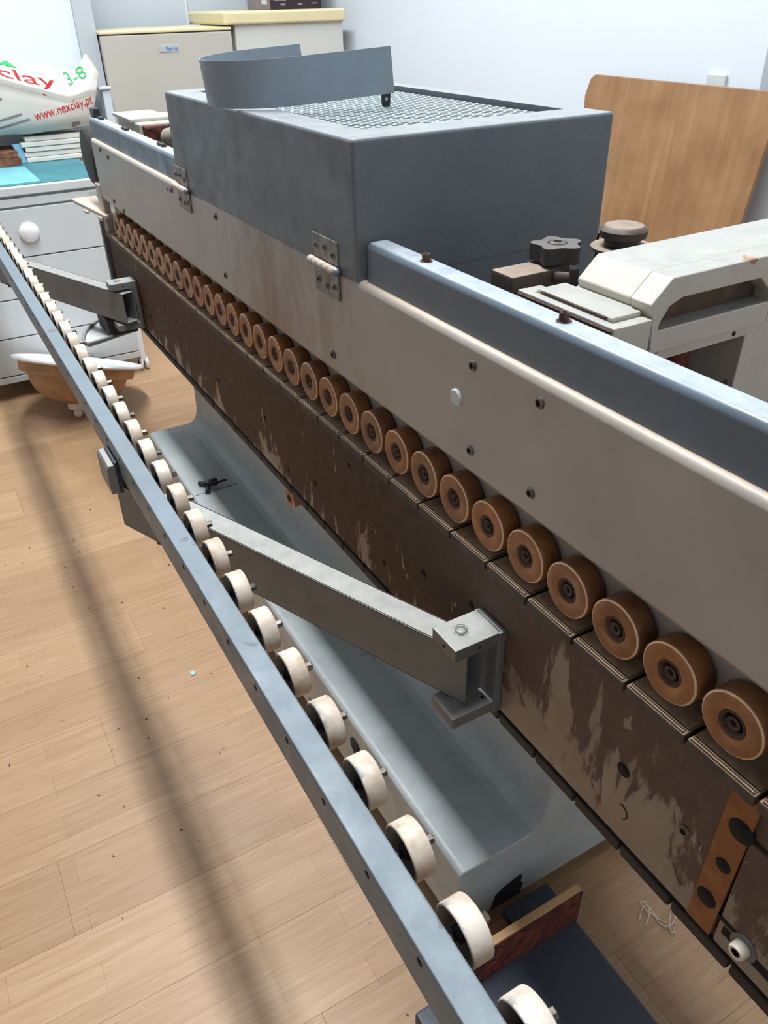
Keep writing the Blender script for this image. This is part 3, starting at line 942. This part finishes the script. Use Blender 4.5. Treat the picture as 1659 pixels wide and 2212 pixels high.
Q('stem_block', MB().box(0.752, 0.79, 0.835, 0.875, -0.362, -0.325, 0.004), 'black_plastic', smooth=True)
# round adjusting knob
Q('adjusting_knob', MB().lathe([(0, 0.0), (0, 0.031), (0.0015, 0.0335), (0.011, 0.0345), (0.0165, 0.029), (0.018, 0.025), (0.018, 0)], (0.879, 0.85, -0.2985), (0, 0, 1), 40), 'dusty_knob', smooth=True, angle=30)
Q('knob_neck', MB().cyl((0.879, 0.85, -0.312), (0, 0, 1), 0.016, 0.026, 32), 'black_plastic', smooth=True)
Q('knob_flange', MB().lathe([(0, 0), (0, 0.043), (0.002, 0.0455), (0.005, 0.0455), (0.0062, 0.044), (0.0062, 0)], (0.880, 0.85, -0.3165), (0, 0, 1), 40), 'dusty_knob', smooth=True)
Q('knob_post', MB().cyl((0.881, 0.85, -1.018), (0, 0, 1), 0.703, 0.036, 32), 'black_plastic', smooth=True)

# ------------------------------------------------------------------ loose sheet metal guard on the hood
gd = thing('sheet_metal_guard', (0.72, 1.69, EYE - 0.172), 'loose u shaped blue grey sheet metal guard lying on the mesh lid', 'metal guard')
gm = bmesh.new()
d_ = Vector((math.cos(-0.08), math.sin(-0.08), 0))
n_ = Vector((0.0799, 0.9968, 0)).normalized()
cc = Vector((0.712, 1.655, 0))
R_ = 0.154
path = []
for s in range(0, 9):
    path.append(cc - n_ * R_ + d_ * (0.172 * (1 - s / 8.0)))
for s in range(1, 32):
    a = PI * s / 32
    path.append(cc - n_ * (R_ * math.cos(a)) - d_ * (R_ * math.sin(a)))
for s in range(0, 7):
    path.append(cc + n_ * R_ + d_ * (0.102 * s / 6.0))
th = 0.0025
H_ = 0.079
tilt = 0.0165 / 0.33
vs = []
for i, p in enumerate(path):
    t = (path[min(i + 1, len(path) - 1)] - path[max(i - 1, 0)]).normalized()
    nn = Vector((t.y, -t.x, 0)) * th
    s = (p - (cc - d_ * R_)).dot(d_)
    zb = EYE - 0.1715 + (s - 0.025) * tilt
    lean = -d_ * (H_ * 0.09)
    vs.append([gm.verts.new((p.x, p.y, zb)), gm.verts.new((p.x + lean.x, p.y + lean.y, zb + H_)),
               gm.verts.new((p.x + lean.x + nn.x, p.y + lean.y + nn.y, zb + H_)), gm.verts.new((p.x + nn.x, p.y + nn.y, zb))])
for a, b in zip(vs[:-1], vs[1:]):
    for q in range(4):
        r = (q + 1) % 4
        gm.faces.new((a[q], a[r], b[r], b[q]))
gm.faces.new(vs[0])
gm.faces.new(vs[-1])
bmesh.ops.recalc_face_normals(gm, faces=gm.faces[:])
mb = MB()
mb.bm.free()
mb.bm = gm
mb.build('guard_strip', 'guard_paint', gd, smooth=True, angle=40)
lx, ly = path[0].x, path[0].y
lug = MB().prism([(lx - 0.024, -0.178), (lx - 0.021, -0.18), (lx - 0.010, -0.18), (lx - 0.007, -0.178), (lx - 0.005, -0.15), (lx - 0.026, -0.15)], 'y', ly + 0.005, ly + 0.009, 0.0006)
lg = lug.build('mounting_lug', 'black_plastic', gd)
MB().lathe([(-0.0005, 0), (-0.0005, 0.0032), (0.0055, 0.0032), (0.0055, 0)], (lx - 0.0155, ly + 0.005, -0.1665), (0, 1, 0), 12).build('lug_hole', 'galvanised', lg)
MB().lathe([(-0.001, 0), (-0.001, 0.003), (0.002, 0.003)], (0.6045, 1.5435, -0.131), (0.70, 0.714, 0), 12).build('rivet_hole', 'dark_hole', gd)

# ------------------------------------------------------------------ loose bits near the machine
ck = thing('loose_clamp_knob', (0.60, 2.25, EYE - 1.36), 'small black two lobed clamp knob with stud lying on the machine base', 'knob')
MB().tube([(0.575, 2.252, -1.343), (0.60, 2.25, -1.342), (0.613, 2.25, -1.342)], 0.013, 14, radii=[0.010, 0.0132, 0.0125]).tube([(0.578, 2.262, -1.35), (0.566, 2.275, -1.35), (0.560, 2.281, -1.351)], 0.008, 10).tube([(0.578, 2.240, -1.352), (0.570, 2.222, -1.352), (0.567, 2.214, -1.353)], 0.0085, 10).build('knob_body', 'black_plastic', ck, smooth=True)
MB().cyl((0.612, 2.25, -1.3475), (1, 0.02, 0), 0.034, 0.0038, 12).build('stud', 'rubber', ck)

pl = thing('steel_base_channel', (0.55, 0.15, 0), 'flat dark blue steel channel lying on the floor below the wheel rail', 'steel channel')
MB().box(0.37, 0.742, -0.4, 0.598, -1.60, -1.556, 0.006).build('channel', 'dark_steel', pl, smooth=True)
MB().box(0.40, 0.46, 0.50, 0.56, -1.5565, -1.554, 0.0008).build('wear_patch', 'black_plastic', pl)
ws = thing('wooden_strip', (0.62, 0.60, 0.045), 'thin raw wooden strip standing on edge against the machine base end', 'wooden strip')
MB().box(0.47, 0.742, 0.5815, 0.5975, -1.555, -1.452, 0.0012).build('strip', 'pine', ws)
MB().box(0.47, 0.742, 0.5798, 0.5815, -1.555, -1.4535).build('painted_face', 'red_rust', ws)
wb = thing('wood_block', (0.57, 0.64, 0), 'short orange brown wood block lying under the near end of the machine base', 'wood block')
MB().box(0.50, 0.615, 0.61, 0.655, -1.60, -1.545, 0.002).build('block', 'terracotta', wb)
sb = thing('grey_offcut', (0.68, 0.63, 0), 'grey metal offcut lying between the wooden strip and the machine base', 'offcut')
MB().box(0.625, 0.74, 0.61, 0.672, -1.60, -1.552, 0.002).build('offcut', 'dark_steel', sb)

tc = MB().prism([(0.299, 1.690), (0.305, 1.684), (0.312, 1.688), (0.313, 1.697), (0.307, 1.703), (0.300, 1.699)], 'z', -1.5995, -1.596, 0.001).build('paint_flake', 'chip_teal')
tag(tc, 'tiny pale blue paint flake alone on the laminate floor', 'flake')
pts = []
for i in range(60):
    a = i / 59.0
    pts.append((0.872 + 0.088 * a + 0.012 * math.sin(9 * a), 0.52 - 0.02 * a + 0.028 * math.sin(7.5 * a + 0.4) * (1 - 0.4 * a), -1.598 + 0.012 * abs(math.sin(8 * a))))
pts2 = [(x + 0.012 * math.sin(i * 0.3), y - 0.016 * math.cos(i * 0.21), z + 0.002) for i, (x, y, z) in enumerate(pts)]
st = MB().tube(pts, 0.0013, 6).tube(pts2, 0.0012, 6).build('string_tangle', 'string_white')
tag(st, 'small tangle of white string on the floor beneath the feed beam', 'string')

# wood shavings and specks scattered on the floor
cm = MB()
rs_ = random.Random(3)
for i in range(70):
    x, y = rs_.uniform(-0.25, 0.5), rs_.uniform(0.6, 3.0)
    a, L = rs_.uniform(0, PI), rs_.uniform(0.002, 0.008)
    w = rs_.uniform(0.001, 0.0022)
    dx, dy = math.cos(a) * L / 2, math.sin(a) * L / 2
    cm.prism([(x - dx + dy * w / L, y - dy - dx * w / L), (x + dx + dy * w / L, y + dy - dx * w / L), (x + dx - dy * w / L, y + dy + dx * w / L), (x - dx - dy * w / L, y - dy + dx * w / L)], 'z', -1.5998, -1.598, mi=rs_.choice((0, 1, 1)))
sh = cm.build('wood_shavings', ['pine', 'amber_dark'])
tag(sh, 'scattered wood shavings and dark crumbs on the laminate floor', 'shavings', kind='stuff')

# ------------------------------------------------------------------ board leaning on the right wall
pb = thing('plywood_board', (2.25, 2.2, 0), 'large brown plywood board leaning against the white right wall', 'board')
lean = 0.10
bd = MB()
yA, yB_, zt = 1.70, 2.625, 1.329
prof = [(2.70, 0.0), (2.668, 0.9), (2.637, 1.2), (2.648, 1.26), (2.640, 1.29), (2.632, 1.318), (2.612, 1.332), (1.778, 1.327), (1.772, 1.31), (1.785, 0.95), (1.80, 0.0)]
bd.prism(prof, 'x', 2.3, 2.316, 0.0012, lens=False)
for v in bd.bm.verts:
    v.co.x += -0.04 + 0.17 * v.co.z / 1.33
bd.build('panel', 'plywood', pb)

# ------------------------------------------------------------------ appliances at the back
f1 = thing('refrigerator', (1.37, 4.9, 0), 'tall cream fridge with a yellowed top edge left of the lidded freezer', 'fridge')
MB().box(1.036, 1.706, 4.655, 5.18, 0.04, EYE - 0.13, 0.006, lens=False).build('body', 'appliance_white', f1)
MB().box(1.0285, 1.7135, 4.62, 4.6545, 0.06, EYE - 0.134, 0.007, lens=False).build('door', 'appliance_white', f1, smooth=True)
MB().box(1.0285, 1.7135, 4.62, 5.18, -0.1295, -0.1155, 0.004).build('top_trim', 'appliance_cream', f1)
bdg = MB().box(1.316, 1.415, 4.6172, 4.62, -0.2155, -0.185, 0.001).build('badge', 'label_silver', f1)
flat_text('Iberna', 0.029, 'text_blue', bdg, 'lettering', (1.349, 4.6165, EYE - 0.2095), (1, 0, 0), (0, 0, 1), sx=0.82)
MB().box(1.06, 1.1, 4.68, 4.72, 0, 0.045, lens=False).box(1.64, 1.68, 4.68, 4.72, 0, 0.045, lens=False).box(1.06, 1.1, 5.1, 5.14, 0, 0.045, lens=False).box(1.64, 1.68, 5.1, 5.14, 0, 0.045, lens=False).build('feet', 'black_plastic', f1)
f2 = thing('lidded_freezer', (2.07, 4.95, 0), 'white freezer with a thick cream overhanging lid in the back right corner', 'freezer')
MB().box(1.752, 2.402, 4.672, 5.24, 0.0, EYE - 0.108, 0.008, lens=False).build('body', 'freezer_white', f2, smooth=True)
MB().box(1.690, 2.412, 4.65, 5.25, -0.1095, -0.049, 0.012, 3).build('lid', 'appliance_cream', f2, smooth=True)
cb = thing('black_carton', (2.2, 5.02, EYE - 0.049), 'black and grey printed carton standing on the freezer lid', 'carton')
MB().box(2.045, 2.36, 4.85, 5.20, -0.0485, 0.20, 0.002).build('carton', 'carton_black', cb)
MB().box(2.043, 2.045, 4.855, 5.195, -0.0475, 0.19).build('side_panel', 'carton_grey', cb)
for x, w, z, h in ((2.065, 0.075, -0.007, 0.02), (2.105, 0.03, -0.030, 0.01), (2.17, 0.06, -0.004, 0.012), (2.21, 0.03, -0.028, 0.009), (2.27, 0.07, 0.0, 0.01), (2.295, 0.04, -0.024, 0.006)):
    MB().box(x, x + w, 4.8485, 4.85, z, z + h).build('print_block', 'carton_grey', cb)
MB().box(2.0415, 2.043, 4.895, 4.97, -0.022, 0.010).build('paper_label', 'white_lacquer', cb)
pd_ = thing('grey_pedestal', (0.98, 4.72, 0), 'grey box with a thin white top between the bag and the fridge', 'pedestal')
MB().box(0.975, 1.015, 4.55, 4.64, 0, EYE - 0.36, 0.004, lens=False).build('body', 'wall_grey', pd_)
MB().box(0.958, 1.022, 4.54, 4.645, -0.36, -0.348, 0.004).build('top', 'white_lacquer', pd_, smooth=True)

# ------------------------------------------------------------------ drawer cabinet with things on top
cx0, cx1, cy0, cy1 = 0.026, 0.785, 3.93, 4.68
cab = thing('drawer_cabinet', ((cx0 + cx1) / 2, 4.4, 0), 'low white drawer cabinet on casters with a round white knob', 'cabinet')
MB().box(cx0, cx1, cy0 + 0.02, cy1, -1.50, -0.69, 0.004).build('body', 'white_lacquer', cab)
MB().box(cx0 - 0.004, cx1 + 0.004, cy0 - 0.006, cy1, -0.69, -0.6555, 0.005).build('top', 'white_lacquer', cab, smooth=True)
zs = [-0.742, -0.95, -1.127, -1.302, -1.481]
MB().box(cx0, cx1, cy0 + 0.002, cy0 + 0.02, -0.735, -0.702, 0.002).build('pull_rail', 'white_lacquer', cab)
MB().box(0.70, 0.755, cy0 - 0.0002, cy0 + 0.003, -0.728, -0.709).build('maker_plate', 'label_silver', cab)
for i in range(4):
    dr = MB().box(cx0 + 0.003, cx1 - 0.003, cy0, cy0 + 0.02, zs[i + 1] + 0.0028, zs[i] - 0.0028, 0.002).build('drawer', 'white_lacquer', cab)
    if i == 0:
        MB().lathe([(0, 0), (0.0, 0.03), (-0.006, 0.041), (-0.014, 0.043), (-0.024, 0.036), (-0.030, 0.02), (-0.032, 0)], (0.408, cy0, -0.842), (0, 1, 0), 36).build('knob', 'rim_white', dr, smooth=True)
MB().box(cx0, cx1, cy0, cy0 + 0.02, -1.514, -1.484, 0.002).build('plinth', 'white_lacquer', cab)
for x in (cx0 + 0.03, cx1 + 0.012):
    for yc in (cy0 + 0.06, cy1 - 0.08):
        c = MB().prism([(yc - 0.03, -1.555), (yc + 0.03, -1.555), (yc + 0.035, -1.36), (yc - 0.01, -1.30), (yc - 0.035, -1.36)], 'x', x - 0.012, x + 0.018, 0.008).build('caster', 'rim_white', cab, smooth=True)
        MB().cyl((x - 0.02, yc - 0.01, -1.567), (1, 0, 0), 0.018, 0.033, 24, bev=0.006).cyl((x + 0.008, yc - 0.01, -1.567), (1, 0, 0), 0.018, 0.033, 24, bev=0.006).build('caster_wheel', 'rim_white', c, smooth=True)
        MB().cyl((x - 0.021, yc - 0.01, -1.567), (1, 0, 0), 0.002, 0.02, 20).build('caster_hub', 'caster_red', c)

mt = MB().box(0.03, 0.78, 3.955, 4.60, -0.6553, -0.652, 0.001).build('cutting_mat', 'teal_mat')
tag(mt, 'teal cutting mat spread over the top of the white drawer cabinet', 'mat')
mt2 = MB().box(0.05, 0.515, 3.985, 4.43, -0.6518, -0.6505).build('blue_sheet', 'teal_light')
tag(mt2, 'light blue sheet lying on the left part of the teal mat', 'sheet')
where = ['topmost', 'second from the top', 'middle one', 'second from the bottom', 'lowest']
for k in range(5):
    z = -0.652 + 0.0232 * (4 - k)
    ox = [0.012, -0.012, 0.004, -0.004, 0.0][k]
    b = MB().box(0.545 + ox, 0.90 + ox * 0.5, 4.515 + [0.006, -0.004, 0.0, 0.006, 0.002][k], 4.665, z + 0.0006, z + 0.0222, 0.004, 3).build('plaster_board', 'plaster_board', smooth=True)
    tag(b, 'white plaster board, ' + where[k] + ' in the stack under the bag', 'board', 'plaster boards under the bag')
for k, (x0, x1, z0, z1, lab) in enumerate(((0.36, 0.515, -0.652, -0.618, 'rough brown clay slab lying at the bottom left of the plaster boards'), (0.35, 0.505, -0.6175, -0.588, 'rough brown clay slab lying on top of another clay slab'))):
    b = MB().box(x0, x1, 4.47, 4.70, z0, z1, 0.003)
    for v in b.bm.verts:
        v.co += noise.noise_vector(v.co * 30) * 0.004
    tag(b.build('clay_slab', 'terracotta'), lab, 'slab', 'clay slabs')
bf = MB().prism([(0.512, -0.652), (0.55, -0.652), (0.546, -0.61), (0.535, -0.566), (0.495, -0.566), (0.505, -0.60)], 'y', 4.53, 4.60, 0.003).build('blue_foam', 'blue_foam')
tag(bf, 'light blue foam wedge between the clay slabs and the plaster boards', 'foam')

# bag of clay pellets
bag = thing('clay_bag', (0.6, 4.68, EYE - 0.54), 'crumpled white plastic bag with red and green print on the stacked boards', 'bag')


def lerp(tbl, x):
    for (a, va), (b, vb) in zip(tbl[:-1], tbl[1:]):
        if x <= b:
            t = max(0.0, min(1.0, (x - a) / (b - a)))
            return va + (vb - va) * t
    return tbl[-1][1]


ZCR = [(0.1, -0.24), (0.45, -0.265), (0.838, -0.372), (0.93, -0.352), (1.0, -0.36)]
ZTP = [(0.1, -0.185), (0.45, -0.20), (0.58, -0.218), (0.86, -0.272), (0.89, -0.245), (0.93, -0.204), (0.96, -0.25), (0.985, -0.31)]
ZBT = [(0.1, -0.535), (0.45, -0.535), (0.56, -0.526), (0.88, -0.526), (1.0, -0.515)]
bg = bmesh.new()
NX, rows = 80, []
for i in range(NX + 1):
    u = i / NX
    x = 0.12 + (0.985 - 0.12) * u
    zc, zt, zb = lerp(ZCR, x), lerp(ZTP, x), lerp(ZBT, x)
    e = 1.0 - u ** 9
    prof = [(4.56, zb), (4.50, zb + 0.01), (4.472, zb + 0.05)]
    prof += [(4.468, zb + 0.05 + (zc - 0.02 - zb - 0.05) * s / 5) for s in range(1, 5)]
    prof += [(4.475, zc - 0.022), (4.462, zc - 0.004), (4.468, zc + 0.006)]
    prof += [(4.48 + (4.625 - 4.48) * s / 8, zc + 0.012 + (zt - zc - 0.012) * s / 8) for s in range(1, 9)]
    prof += [(4.65, zt - 0.03), (4.665, zt - 0.12), (4.665, zb + 0.1), (4.655, zb + 0.01), (4.62, zb)]
    ym = 4.54
    ring = []
    for (yy, zz) in prof:
        xe = 0.885 + 0.063 * min(1.0, max(0.0, (zz + 0.52) / 0.17)) + 0.045 * min(1.0, max(0.0, (zz + 0.35) / 0.06))
        xx = 0.12 + (xe - 0.12) * u
        yy2 = ym + (yy - ym) * (0.3 + 0.7 * e)
        p = Vector((xx, yy2, EYE + zz))
        amp = 0.005 if yy < 4.479 else 0.010
        nv = noise.noise_vector(p * 8) * amp + noise.noise_vector(p * 30) * amp * 0.35
        if yy < 4.479:
            nv.y *= 0.35
        p += nv
        ring.append(bg.verts.new(p))
    rows.append(ring)
for a, b in zip(rows[:-1], rows[1:]):
    n = len(a)
    for q in range(n):
        r = (q + 1) % n
        f = bg.faces.new((a[q], a[r], b[r], b[q]))
        f.smooth = True
bg.faces.new(rows[0])
bg.faces.new(rows[-1])
bmesh.ops.recalc_face_normals(bg, faces=bg.faces[:])
BAG = BVHTree.FromBMesh(bg)


def onto_bag(o, nrm, lift=0.0022):
    """press printed lettering onto the crumpled film"""
    nv = Vector(nrm).normalized()
    bmx = bmesh.new()
    bmx.from_mesh(o.data)
    bmesh.ops.triangulate(bmx, faces=bmx.faces[:])
    bmesh.ops.subdivide_edges(bmx, edges=[e for e in bmx.edges if e.calc_length() > 0.012], cuts=2, use_grid_fill=True)
    w = wloc(o)
    dead = []
    for v in bmx.verts:
        p = w + v.co
        hit = BAG.ray_cast(p + nv * 0.2, -nv, 0.5)
        if hit[0] is not None:
            v.co = hit[0] + nv * lift - w
        else:
            dead.append(v)
    bmesh.ops.delete(bmx, geom=dead, context='VERTS')
    bmx.to_mesh(o.data)
    bmx.free()
    return o


mb = MB()
mb.bm.free()
mb.bm = bg
bo = mb.build('bag_body', 'bag_film', bag)
FN = (0, -1, 0.12)
onto_bag(flat_text('www.nexclay.pt', 0.058, 'text_red', bag, 'web_lettering', (0.622, 4.45, EYE - 0.462), (1, 0, 0.17), (-0.12, 0, 1), sx=0.79, bend=lambda x: 0.10 * x * x), FN)
for (x, z, w) in ((0.30, -0.47, 0.12), (0.43, -0.462, 0.14), (0.30, -0.50, 0.13), (0.45, -0.488, 0.15), (0.32, -0.40, 0.18), (0.34, -0.385, 0.12)):
    onto_bag(MB().box(x, x + w, 4.4555, 4.4565, z, z + 0.008, xf=Matrix.Translation((x, 4.456, EYE + z)) @ Matrix.Rotation(-0.2, 4, 'Y') @ Matrix.Translation((-x, -4.456, -EYE - z))).build('print_line', 'text_grey', bag), FN)
onto_bag(MB().box(0.79, 0.83, 4.4555, 4.457, -0.515, -0.482).build('print_mark', 'text_grey', bag), FN)
sl = Vector((0, 0.145, 0.12)).normalized()
FL = Vector((1, 0, -0.25)).cross(sl)
onto_bag(flat_text('exclay', 0.13, 'text_red', bag, 'brand_lettering', (0.335, 4.492, EYE - 0.246), (1, 0.0, -0.25), sl, sx=1.32), FL)
onto_bag(flat_text('3-8', 0.115, 'text_green', bag, 'size_lettering', (0.815, 4.52, EYE - 0.325), (1, 0.05, 0.34), Vector((-0.12, 0.8, 0.6)), sx=0.72), FL)
tri = bmesh.new()
og = Vector((0.565, 4.58, EYE - 0.242))
ux, uy = Vector((1, 0, -0.25)).normalized(), sl
tri.faces.new([tri.verts.new(og + ux * a + uy * b) for a, b in ((-0.045, 0), (0.045, 0), (0.01, 0.05))])
mb = MB()
mb.bm.free()
mb.bm = tri
onto_bag(mb.build('leaf_mark', 'text_green', bag), FL)

# torn box and hose behind the far cover rail
jb = thing('motor_box', (0.76, 2.85, 0.9), 'cream box with a torn red brown end behind the far blue rail', 'box')
MB().box(0.68, 0.86, 2.74, 3.02, -0.70, -0.318, 0.004).build('body', 'appliance_white', jb)
MB().box(0.668, 0.80, 2.80, 3.03, -0.318, -0.308, 0.002).build('top', 'appliance_white', jb)
t_ = MB().box(0.69, 0.80, 2.69, 2.74, -0.36, -0.322, 0.003)
for v in t_.bm.verts:
    v.co += noise.noise_vector(v.co * 40) * 0.012
t_.build('torn_end', 'red_rust', jb)
MB().box(0.80, 0.95, 2.70, 2.96, -0.70, -0.315, 0.01).build('side_body', 'grey_paint', jb)
hs = thing('corrugated_hose', (0.72, 2.4, EYE - 0.36), 'ribbed grey suction hose running into the far side of the hood', 'hose')
hp, hr = [], []
for i in range(90):
    a = i / 89.0
    hp.append((0.745 - 0.03 * a + 0.10 * a * a, 2.66 - 0.605 * a, -0.352 + 0.055 * math.sin(a * 1.6)))
    hr.append(0.024 + 0.0035 * math.sin(i * 1.55))
MB().tube(hp, 0.02, 16, radii=hr).build('hose', 'hose_grey', hs, smooth=False)

# ------------------------------------------------------------------ round wooden dish on the floor
bw = thing('round_wooden_dish', (0.385, 3.60, 0), 'round wooden dish with a white rim balancing on a small foot before the cabinet', 'dish')
up = Vector((0.30, 0.26, 1)).normalized()
fo = Vector((0.375, 3.585, 0.0))
base = fo + up * 0.022


def dish(prof, nm, mat, seg=48):
    MB().lathe([(h * 0.84, r * 0.87) for h, r in prof], base, up, seg, lens=False).build(nm, mat, bw, smooth=True, angle=35)


dish([(0.05, 0.0), (0.05, 0.08), (0.075, 0.16), (0.11, 0.205), (0.15, 0.232), (0.20, 0.247), (0.212, 0.25), (0.20, 0.235), (0.12, 0.19), (0.085, 0.15), (0.062, 0.0)], 'shell', 'tan_shell')
dish([(0.206, 0.235), (0.206, 0.285), (0.262, 0.292), (0.262, 0.27), (0.22, 0.235)], 'band', 'tan_shell', 12)
dish([(0.258, 0.18), (0.262, 0.295), (0.264, 0.318), (0.272, 0.325), (0.280, 0.322), (0.282, 0.308), (0.272, 0.285), (0.262, 0.2), (0.258, 0.0), (0.25, 0.0)], 'rim', 'rim_white', 56)
dish([(0.012, 0.0), (0.012, 0.045), (0.052, 0.05), (0.056, 0.0)], 'foot', 'cream_plastic', 28)
MB().lathe([(0.0, 0.0)] + [(0.020 - 0.020 * math.cos(a * PI / 10), 0.020 * math.sin(a * PI / 10)) for a in range(1, 10)] + [(0.040, 0)], fo + Vector((0.008, -0.01, 0.0)), (0, 0, 1), 20, lens=False).build('foot_ball', 'cream_plastic', bw, smooth=True)
